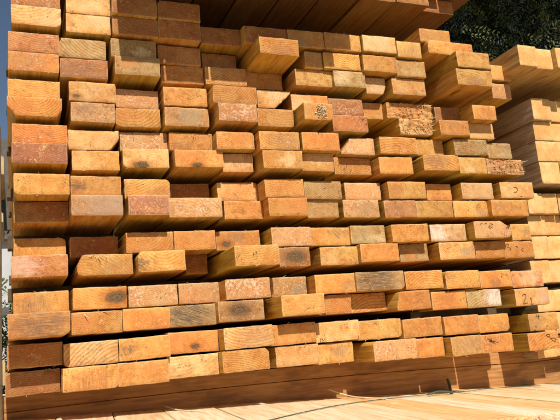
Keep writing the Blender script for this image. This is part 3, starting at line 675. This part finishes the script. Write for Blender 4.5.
# ------------------------------------------------------------------ lower pile the bearer rests on
def plank_mat():
    b = NB('pale_plank'); tc = b.n('ShaderNodeTexCoord').outputs['Object']
    sd = b.attr('seed'); off = b.n('ShaderNodeCombineXYZ'); b.l(sd, off.inputs[0]); b.l(sd, off.inputs[1])
    v = b.vm('ADD', tc, off.outputs[0])
    g = b.noise(b.vm('MULTIPLY', v, (1., .05, 1.)), 140, 4, .6, .4); big = b.noise(b.vm('MULTIPLY', v, (1., .3, 1.)), 14, 3, .6)
    t = b.attr('tone', True)
    c = b.mix(b.ramp(g, .40, .68), t, b.mix(1., t, (.80, .66, .50), 'MULTIPLY'))
    c = b.mix(b.ramp(big, .45, .68, 0., .6), c, b.mix(1., c, (.86, .70, .50), 'MULTIPLY'))
    b.l(c, b.p.inputs['Base Color']); b.p.inputs['Roughness'].default_value = .7
    b.bump(g, .4, .0012); return b.m
PLANK = plank_mat()
YAW = math.radians(-6)
edges = [-.48, -.37, -.27, -.165, -.06, .04, .145, .245, .345, .43, .535, .615, .72, .83, .93, 1.04]
pl_tone = [(.72, .56, .34), (.74, .60, .40), (.72, .50, .24), (.76, .62, .42), (.74, .58, .36), (.76, .62, .42), (.74, .60, .40), (.76, .62, .42), (.75, .60, .38), (.72, .48, .22), (.78, .66, .48), (.74, .54, .28), (.76, .60, .36), (.74, .56, .32), (.76, .6, .4)]
pl_word = ['tan', 'cream', 'honey', 'pale', 'tan', 'pale', 'cream', 'pale', 'cream', 'orange', 'whitish', 'golden', 'cream', 'tan', 'pale']
for i in range(len(edges)-1):
    a, c = edges[i], edges[i+1]
    w_, h_ = c-a-.0022, .040
    front = -.475 if i >= 9 else -.80-.03*(i % 3)
    if i == 9: front = -.505
    L_ = 2.0
    me = board_mesh(w_, h_, L_, 300+i, rad=.0015)
    xm = (a+c)/2
    # the planks turn a little about the upright axis through y = -0.45
    o = link('plank', me, [END, PLANK])
    dress(o, w_, h_, 'p', 300+i)
    o['tone'] = list(pl_tone[i])
    o.rotation_euler = (0, .05, YAW)
    dx = math.sin(YAW)
    y = front
    o.location = (xm+(-(y+.45))*dx*1.0, y, bed_z(xm+(-(y+.45))*dx)-h_/2-.0008*(i % 3))
    tag(o, '%s flat plank of the low bed under the pile, %s from left' % (pl_word[i], ['first', 'second', 'third', 'fourth', 'fifth', 'sixth', 'seventh', 'eighth', 'ninth', 'tenth', 'eleventh', 'twelfth', 'thirteenth', 'fourteenth', 'fifteenth'][i]), 'plank', 'planks of the low bed')
# rails that carry that bed
for k, y in enumerate((-.30, .55)):
    me = board_mesh(.09, .10, 1.9, 340+k); o = link('support_rail', me, [END, SIDE]); dress(o, .09, .10, 'o', 340+k)
    o.rotation_euler = (0, .05, -math.pi/2); o.rotation_euler = (-.05, 0, -math.pi/2); o.location = (-.6, y, bed_z(-.6)-.096)
    tag(o, ['front', 'rear'][k]+' rough rail carrying the low bed of planks', 'rail')

# ------------------------------------------------------------------ green strap, loose splinter
def tube(name, pts, r, mat, flat=1.):
    bm = bmesh.new(); prev = None
    P = [Vector(p) for p in pts]; Q = []
    for i in range(len(P)-1):
        p0, p1, p2, p3 = P[max(i-1, 0)], P[i], P[i+1], P[min(i+2, len(P)-1)]
        for k in range(8):
            t = k/8
            Q.append(.5*((2*p1)+(p2-p0)*t+(2*p0-5*p1+4*p2-p3)*t*t+(3*p1-p0-3*p2+p3)*t**3))
    Q.append(P[-1])
    for i, q in enumerate(Q):
        d = (Q[min(i+1, len(Q)-1)]-Q[max(i-1, 0)]).normalized()
        n1 = d.cross(Vector((0, 0, 1)) if abs(d.z) < .9 else Vector((0, 1, 0))).normalized(); n2 = n1.cross(d)
        ring = [bm.verts.new(q+(n1*math.cos(a)+n2*math.sin(a)*flat)*r) for a in (k*math.pi/4 for k in range(8))]
        if prev:
            for k in range(8): bm.faces.new((prev[k], prev[(k+1) % 8], ring[(k+1) % 8], ring[k]))
        else: bm.faces.new(ring)
        prev = ring
    bm.faces.new(prev); bmesh.ops.recalc_face_normals(bm, faces=bm.faces)
    me = bpy.data.meshes.new(name); bm.to_mesh(me); bm.free()
    return link(name, me, [mat])
bedz = lambda x: bed_z(x)+.001
o = tube('strap', [(.19, -.30, bedz(.19)+.003), (.30, -.20, bedz(.3)+.003), (.42, -.11, bedz(.42)+.003), (.56, -.05, bedz(.56)+.003), (.68, -.035, bedz(.68)+.004), (.76, -.03, bedz(.76)+.004), (.86, .0, bedz(.86)+.005), (1.0, -.01, bedz(1.)+.004)], .0016, STRAP, .5)
tag(o, 'thin green strap lying along the pale planks below the bearer', 'strap')
o = tube('strap', [(.665, -.03, bedz(.67)+.004), (.70, -.022, bedz(.7)+.008), (.735, -.02, bedz(.73)+.004), (.768, .03, -.094), (.788, .06, -.086), (.794, .074, -.072)], .0035, STRAP, .6)
tag(o, 'short dark green strap end bent up against the brown bearer', 'strap')
o = tube('loose_splinter', [(.468, .060, -.062), (.50, .02, -.078), (.53, -.02, bedz(.53)+.004), (.56, -.04, bedz(.56)+.002)], .0014, FIBRE)
tag(o, 'long pale splinter leaning on the foot of the brown bearer', 'splinter')
o = tube('loose_splinter', [(.10, .06, -.056), (.115, .03, -.062), (.14, -.02, bedz(.14)+.003), (.17, -.05, bedz(.17)+.002)], .0013, FIBRE)
tag(o, 'short pale splinter on the bed near the left of the bearer', 'splinter')

rc = random.Random(91)
for k in range(26):
    x = rc.uniform(.05, 1.0); y = rc.uniform(-.22, .05) if k % 3 else rc.uniform(-.02, .06)
    bm = bmesh.new(); a = rc.uniform(0, 3.1); l, wd, t = rc.uniform(.005, .016), rc.uniform(.0015, .004), rc.uniform(.0006, .0016)
    bot_, top_ = [], []
    for u, v_ in ((-1, -.6), (-.3, -1), (.8, -.8), (1, .2), (.3, 1), (-.8, .7)):
        p = Vector((u*l*rc.uniform(.7, 1.1), v_*wd*rc.uniform(.6, 1.2), 0)); p.rotate(Matrix.Rotation(a, 3, 'Z'))
        bot_.append(bm.verts.new(p)); top_.append(bm.verts.new(p*.9+Vector((0, 0, t*rc.uniform(.7, 1.8)))))
    bm.faces.new(top_); bm.faces.new(bot_[::-1])
    for i in range(6): bm.faces.new((bot_[i], bot_[(i+1) % 6], top_[(i+1) % 6], top_[i]))
    me = bpy.data.meshes.new('wood_chip'); bm.to_mesh(me); bm.free()
    o = link('wood_chip', me, [FIBRE], None, (x, y, bed_z(x)+.0008)); o.rotation_euler = (0, .05, 0)
    tag(o, 'tiny pale wood chip lying on the plank bed near the bearer', 'wood chip', 'wood chips on the plank bed')

# ------------------------------------------------------------------ upper pack overhead
xs = -.205
k = 0
SHADOW_FRONT = .220
up_n = ['first', 'second', 'third', 'fourth', 'fifth', 'sixth', 'seventh', 'eighth', 'ninth', 'tenth', 'eleventh', 'twelfth']
xs = .02-.1*2
for i in range(11):
    x0 = xs+.0995*i
    if i < 2: d = .0
    elif x0 < .43: d = SHADOW_FRONT + random.uniform(-.004, .004)
    else: d = .034
    if x0 > .72: d = .002
    for lev in range(2):
        z0 = .862+.0435*lev
        dd = d if lev == 0 else (.045 if x0 > .72 else d if i >= 2 else 0)
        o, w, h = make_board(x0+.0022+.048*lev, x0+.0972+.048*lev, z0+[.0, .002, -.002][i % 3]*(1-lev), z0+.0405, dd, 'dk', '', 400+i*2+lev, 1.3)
        o['side'] = [[.22, .11, .034], [.17, .08, .025], [.25, .13, .045]][i % 3]  # side colours darkened to stand in for shade under the pack
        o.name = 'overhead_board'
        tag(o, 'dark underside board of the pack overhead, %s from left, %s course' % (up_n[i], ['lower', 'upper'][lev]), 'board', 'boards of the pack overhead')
for kk, y in enumerate((.42, 1.0)):  # bearers also placed to block sky light through the gap
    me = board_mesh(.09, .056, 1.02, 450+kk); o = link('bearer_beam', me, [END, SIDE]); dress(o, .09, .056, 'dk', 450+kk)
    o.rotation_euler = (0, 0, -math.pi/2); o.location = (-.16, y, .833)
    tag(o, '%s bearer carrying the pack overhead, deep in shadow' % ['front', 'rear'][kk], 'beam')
# filler course added behind the missing topmost boards to block sky light
for i in range(10):
    x0 = .205+.0975*i*.72
    if i > 7: break
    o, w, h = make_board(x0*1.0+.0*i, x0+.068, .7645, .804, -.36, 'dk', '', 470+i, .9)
    tag(o, 'dark filler board added far back under the pack overhead, %s from left' % up_n[i], 'board', 'dark filler boards added far back')

# ------------------------------------------------------------------ neighbouring pile of square timbers
def unproj(px, py, Y):
    v = fwd + right*((px-280)/(CAM[6]*700)) - up*((py-210)/(CAM[6]*700))
    c = Vector(CAM[:3]); return c + v*((Y-c.y)/v.y)
NB_ROWS = [  # measured: left, right, top, bottom of the first two ends, distance forward
 ('top', 519, 537, 45.5, 66, .085), ('second', 532.5, 551, 98.5, 120, .012), ('third', 534, 553.2, 120.6, 140.6, .0), ('fourth', 537, 556.5, 141.2, 161.4, .002),
 ('fifth', 541, 560.5, 162, 184, .006), ('sixth', 528, 543.5, 193, 214, -.022), ('seventh', 528.5, 546, 214.8, 235.5, -.04), ('eighth', 533, 549.5, 236.2, 259, -.03),
 ('ninth', 531.5, 551, 260, 283.5, -.035), ('tenth', 537, 555.5, 290, 312, -.03), ('eleventh', 536, 555, 313, 335, -.03), ('twelfth', 537, 556, 336, 358, -.03)]
SQ = simple('squared_side', (.40, .31, .22), .8, .4, 40)
prev_z = None
for r, (nm, xl, xr, yt, yb, d) in enumerate(NB_ROWS):
    a = unproj(xl, (yt+yb)/2, -d); c = unproj(xr, (yt+yb)/2, -d)
    t = unproj((xl+xr)/2, yt, -d); bt = unproj((xl+xr)/2, yb, -d)
    w_ = c.x-a.x-.0012; z0, z1 = bt.z+.0006, t.z-.0006
    if prev_z is not None and z1 > prev_z: z1 = prev_z-.0008
    prev_z = z0
    for q in range(6):
        rs = random.Random(r*31+q)
        x0 = a.x+q*(w_+.0016)
        o, w, h = make_board(x0, x0+w_, z0, z1, d+(rs.uniform(-.012, .006) if q else 0), 'p' if rs.random() < .75 else 'y', '', 500+r*6+q, 1.4)
        o['side'] = [.47, .38, .28] if q == 0 and r else [.60, .40, .15]
        o['ringamt'] = .1; o['fleck'] = .05; o['stainamt'] = .1; o['pits'] = 0.; o['stainamt'] = .15; o['mottle'] = .15; o['check'] = 0.; tk = rs.uniform(.92, 1.05); o['tone'] = [.73*tk, .49*tk, .21*tk]
        o.name = 'square_timber'
        tag(o, 'pale square timber end in right hand pile, %s in %s row down' % (up_n[q], nm), 'timber', 'square timbers of the right hand pile')

# ------------------------------------------------------------------ ground and far things
def sheet(name, s, z, mat):
    bm = bmesh.new(); bmesh.ops.create_grid(bm, x_segments=2, y_segments=2, size=s)
    me = bpy.data.meshes.new(name); bm.to_mesh(me); bm.free(); return link(name, me, [mat], None, (0, 0, z))
g = sheet('ground', 220, -.62, simple('sandy_ground', (.40, .33, .23), .95, .3, .8)); g['kind'] = 'structure'

def box(bm, x0, x1, y0, y1, z0, z1):
    vs = [bm.verts.new(p) for p in ((x0, y0, z0), (x1, y0, z0), (x1, y1, z0), (x0, y1, z0), (x0, y0, z1), (x1, y0, z1), (x1, y1, z1), (x0, y1, z1))]
    for f in ((0, 3, 2, 1), (4, 5, 6, 7), (0, 1, 5, 4), (1, 2, 6, 5), (2, 3, 7, 6), (3, 0, 4, 7)): bm.faces.new([vs[i] for i in f])
def boxes(name, lst, mat, parent=None, loc=None, bev=.0):
    bm = bmesh.new()
    for b_ in lst: box(bm, *b_)
    if bev: bmesh.ops.bevel(bm, geom=bm.edges[:], offset=bev, segments=2, affect='EDGES')
    me = bpy.data.meshes.new(name); bm.to_mesh(me); bm.free(); return link(name, me, [mat], parent, loc)
WHITE = simple('white_render', (.46, .47, .48), .8, .08, 3); GREY = simple('grey_timber', (.12, .11, .10), .9, .3, 20)
TAN = simple('tan_timber', (.60, .43, .22), .8, .3, 10); BLUE = simple('blue_sheet', (.10, .22, .42), .6, .2, 4)

def leaves(name, clusters, n, size, mat, parent, seed):
    # sprays: a thin drooping twig with leaflets set along it
    rs = random.Random(seed); bm = bmesh.new()
    for (c, r) in clusters:
        for _ in range(max(3, int(n*r*r/16))):
            d = Vector((rs.gauss(0, 1), rs.gauss(0, 1), rs.gauss(0, .8))).normalized()*r*rs.random()**.5
            p = Vector(c)+d; t = (d.normalized()+Vector((rs.gauss(0, .5), rs.gauss(0, .5), rs.gauss(-.1, .4)))).normalized()
            b_ = t.orthogonal().normalized(); b_ = Matrix.Rotation(rs.uniform(0, 6.28), 3, t) @ b_
            L = size*rs.uniform(4., 7.5); mi = 1 if rs.random() < .10 else 0
            for k in range(9):
                q = p+t*L*k/9+Vector((0, 0, -.25*L*(k/9)**2)); s = size*rs.uniform(.7, 1.3)*(1-.04*k)
                for sg in (-1, 1):
                    e = (b_*sg+t*.7+Vector((rs.gauss(0, .2), rs.gauss(0, .2), rs.gauss(0, .2)))).normalized()
                    wv = e.cross(t.cross(b_)).normalized()*s*.17
                    v = [bm.verts.new(q), bm.verts.new(q+e*s*.5+wv), bm.verts.new(q+e*s), bm.verts.new(q+e*s*.5-wv)]
                    bm.faces.new(v).material_index = mi
    me = bpy.data.meshes.new(name); bm.to_mesh(me); bm.free(); return link(name, me, [mat, LEAF3], parent)
def limb_mesh(name, segs, mat, parent):
    bm = bmesh.new()
    for p0, p1, r0, r1 in segs:
        p0, p1 = Vector(p0), Vector(p1); d = (p1-p0).normalized(); n1 = d.orthogonal().normalized(); n2 = d.cross(n1); prev = None
        for t in (0, .5, 1):
            r = r0+(r1-r0)*t; q = p0.lerp(p1, t)
            ring = [bm.verts.new(q+(n1*math.cos(a)+n2*math.sin(a))*r) for a in (k*math.pi/4 for k in range(8))]
            if prev:
                for k in range(8): bm.faces.new((prev[k], prev[(k+1) % 8], ring[(k+1) % 8], ring[k]))
            prev = ring
    me = bpy.data.meshes.new(name); bm.to_mesh(me); bm.free(); return link(name, me, [mat], parent)
def tree(loc, H, R, seed, label, nleaf=900, size=.05):
    rs = random.Random(seed)
    root = bpy.data.objects.new('tree', None); COL.objects.link(root); root.location = loc
    tag(root, label, 'tree', None)
    segs = [((0, 0, 0), (.05, .03, H*.5), .13, .09), ((.05, .03, H*.5), (0, 0, H*.95), .09, .02)]; cl = []
    for k in range(26):
        a = k*2.4+rs.uniform(-.3, .3); z = H*(.18+.78*k/26); l = R*(1.05-.65*k/26)*rs.uniform(.7, 1.1)
        e = (l*math.cos(a), l*math.sin(a), z+rs.uniform(-.1, .35))
        segs.append(((0, 0, z), e, .035, .008))
        for t in (.35, .65, .95):
            cl.append(((e[0]*t+rs.gauss(0, .12), e[1]*t+rs.gauss(0, .12), z+(e[2]-z)*t+rs.gauss(0, .12)), R*rs.uniform(.20, .34)))
    limb_mesh('trunk', segs, BARK, root); leaves('crown', cl, nleaf, size, LEAF, root, seed)
    return root
tree((3.3, 3.3, -.62), 5.2, 1.9, 3, 'dark leafy tree rising behind the right hand timber pile', 2200)
tree((5.6, 4.6, -.62), 5.6, 2.2, 8, 'dark leafy tree further back beyond the right hand pile', 3600, .07)
tree((2.6, 5.6, -.62), 6.2, 2.2, 12, 'dark leafy tree directly behind the large pile', 3600, .07)

# far left, seen past the pile's left edge
sh = bpy.data.objects.new('shed', None); COL.objects.link(sh); sh.location = (-1.6, 9, -.62)
tag(sh, 'white walled shed far behind the left edge of the pile', 'shed')
boxes('wall', [(-2.5, 1.7, 0, 3, 0, 3.2)], WHITE, sh); boxes('roof', [(-2.7, 1.9, -.3, 3.2, 3.2, 3.35)], GREY, sh); boxes('beam', [(-2.6, 1.8, -.12, -.01, 2.45, 2.6)], GREY, sh)
for k, (z0, z1, x) in enumerate(((1.05, 1.16, .0), (.79, .85, -.02), (-.05, .08, .0), (-.27, -.15, .02))):
    o = boxes('timber_bundle', [(-1.4, -.222+x*.2, 2.4, 3.0, z0, z1)], TAN, None, None, .006)
    tag(o, 'tan timber bundle on the far rack, %s from the top' % ['first', 'second', 'third', 'fourth'][k], 'timber', 'tan bundles on the far rack')
rk = boxes('rack', [(-.62, -.56, 2.3, 2.36, -.62, 1.3), (-1.36, -1.30, 2.3, 2.36, -.62, 1.3), (-1.4, -.2, 2.32, 2.37, .30, .34), (-1.4, -.16, 3.02, 3.06, .87, 1.45)], GREY)
tag(rk, 'dark timber rack standing behind the left edge of the pile', 'rack')
bs = bpy.data.objects.new('shrub', None); COL.objects.link(bs); bs.location = (-.4, 4.2, -.62); tag(bs, 'green shrub beyond the far rack at the left', 'shrub')
limb_mesh('stem', [((0, 0, 0), (0, 0, .9), .02, .01), ((0, 0, .2), (.2, 0, .6), .012, .006)], BARK, bs)
leaves('crown', [((0, 0, .9), .40), ((.3, .1, .8), .36), ((-.4, 0, .8), .4), ((.1, 0, .5), .35)], 26000, .04, LEAF2, bs, 4)
# dark strip added for the shaded rear parts beside the pile
o = boxes('shade_strip', [(-.213, -.2048, .03, .07, -.051, .52)], STICK, None, None, .002)
tag(o, 'added dark strip for the shaded left edge of the pile', 'shade_strip')
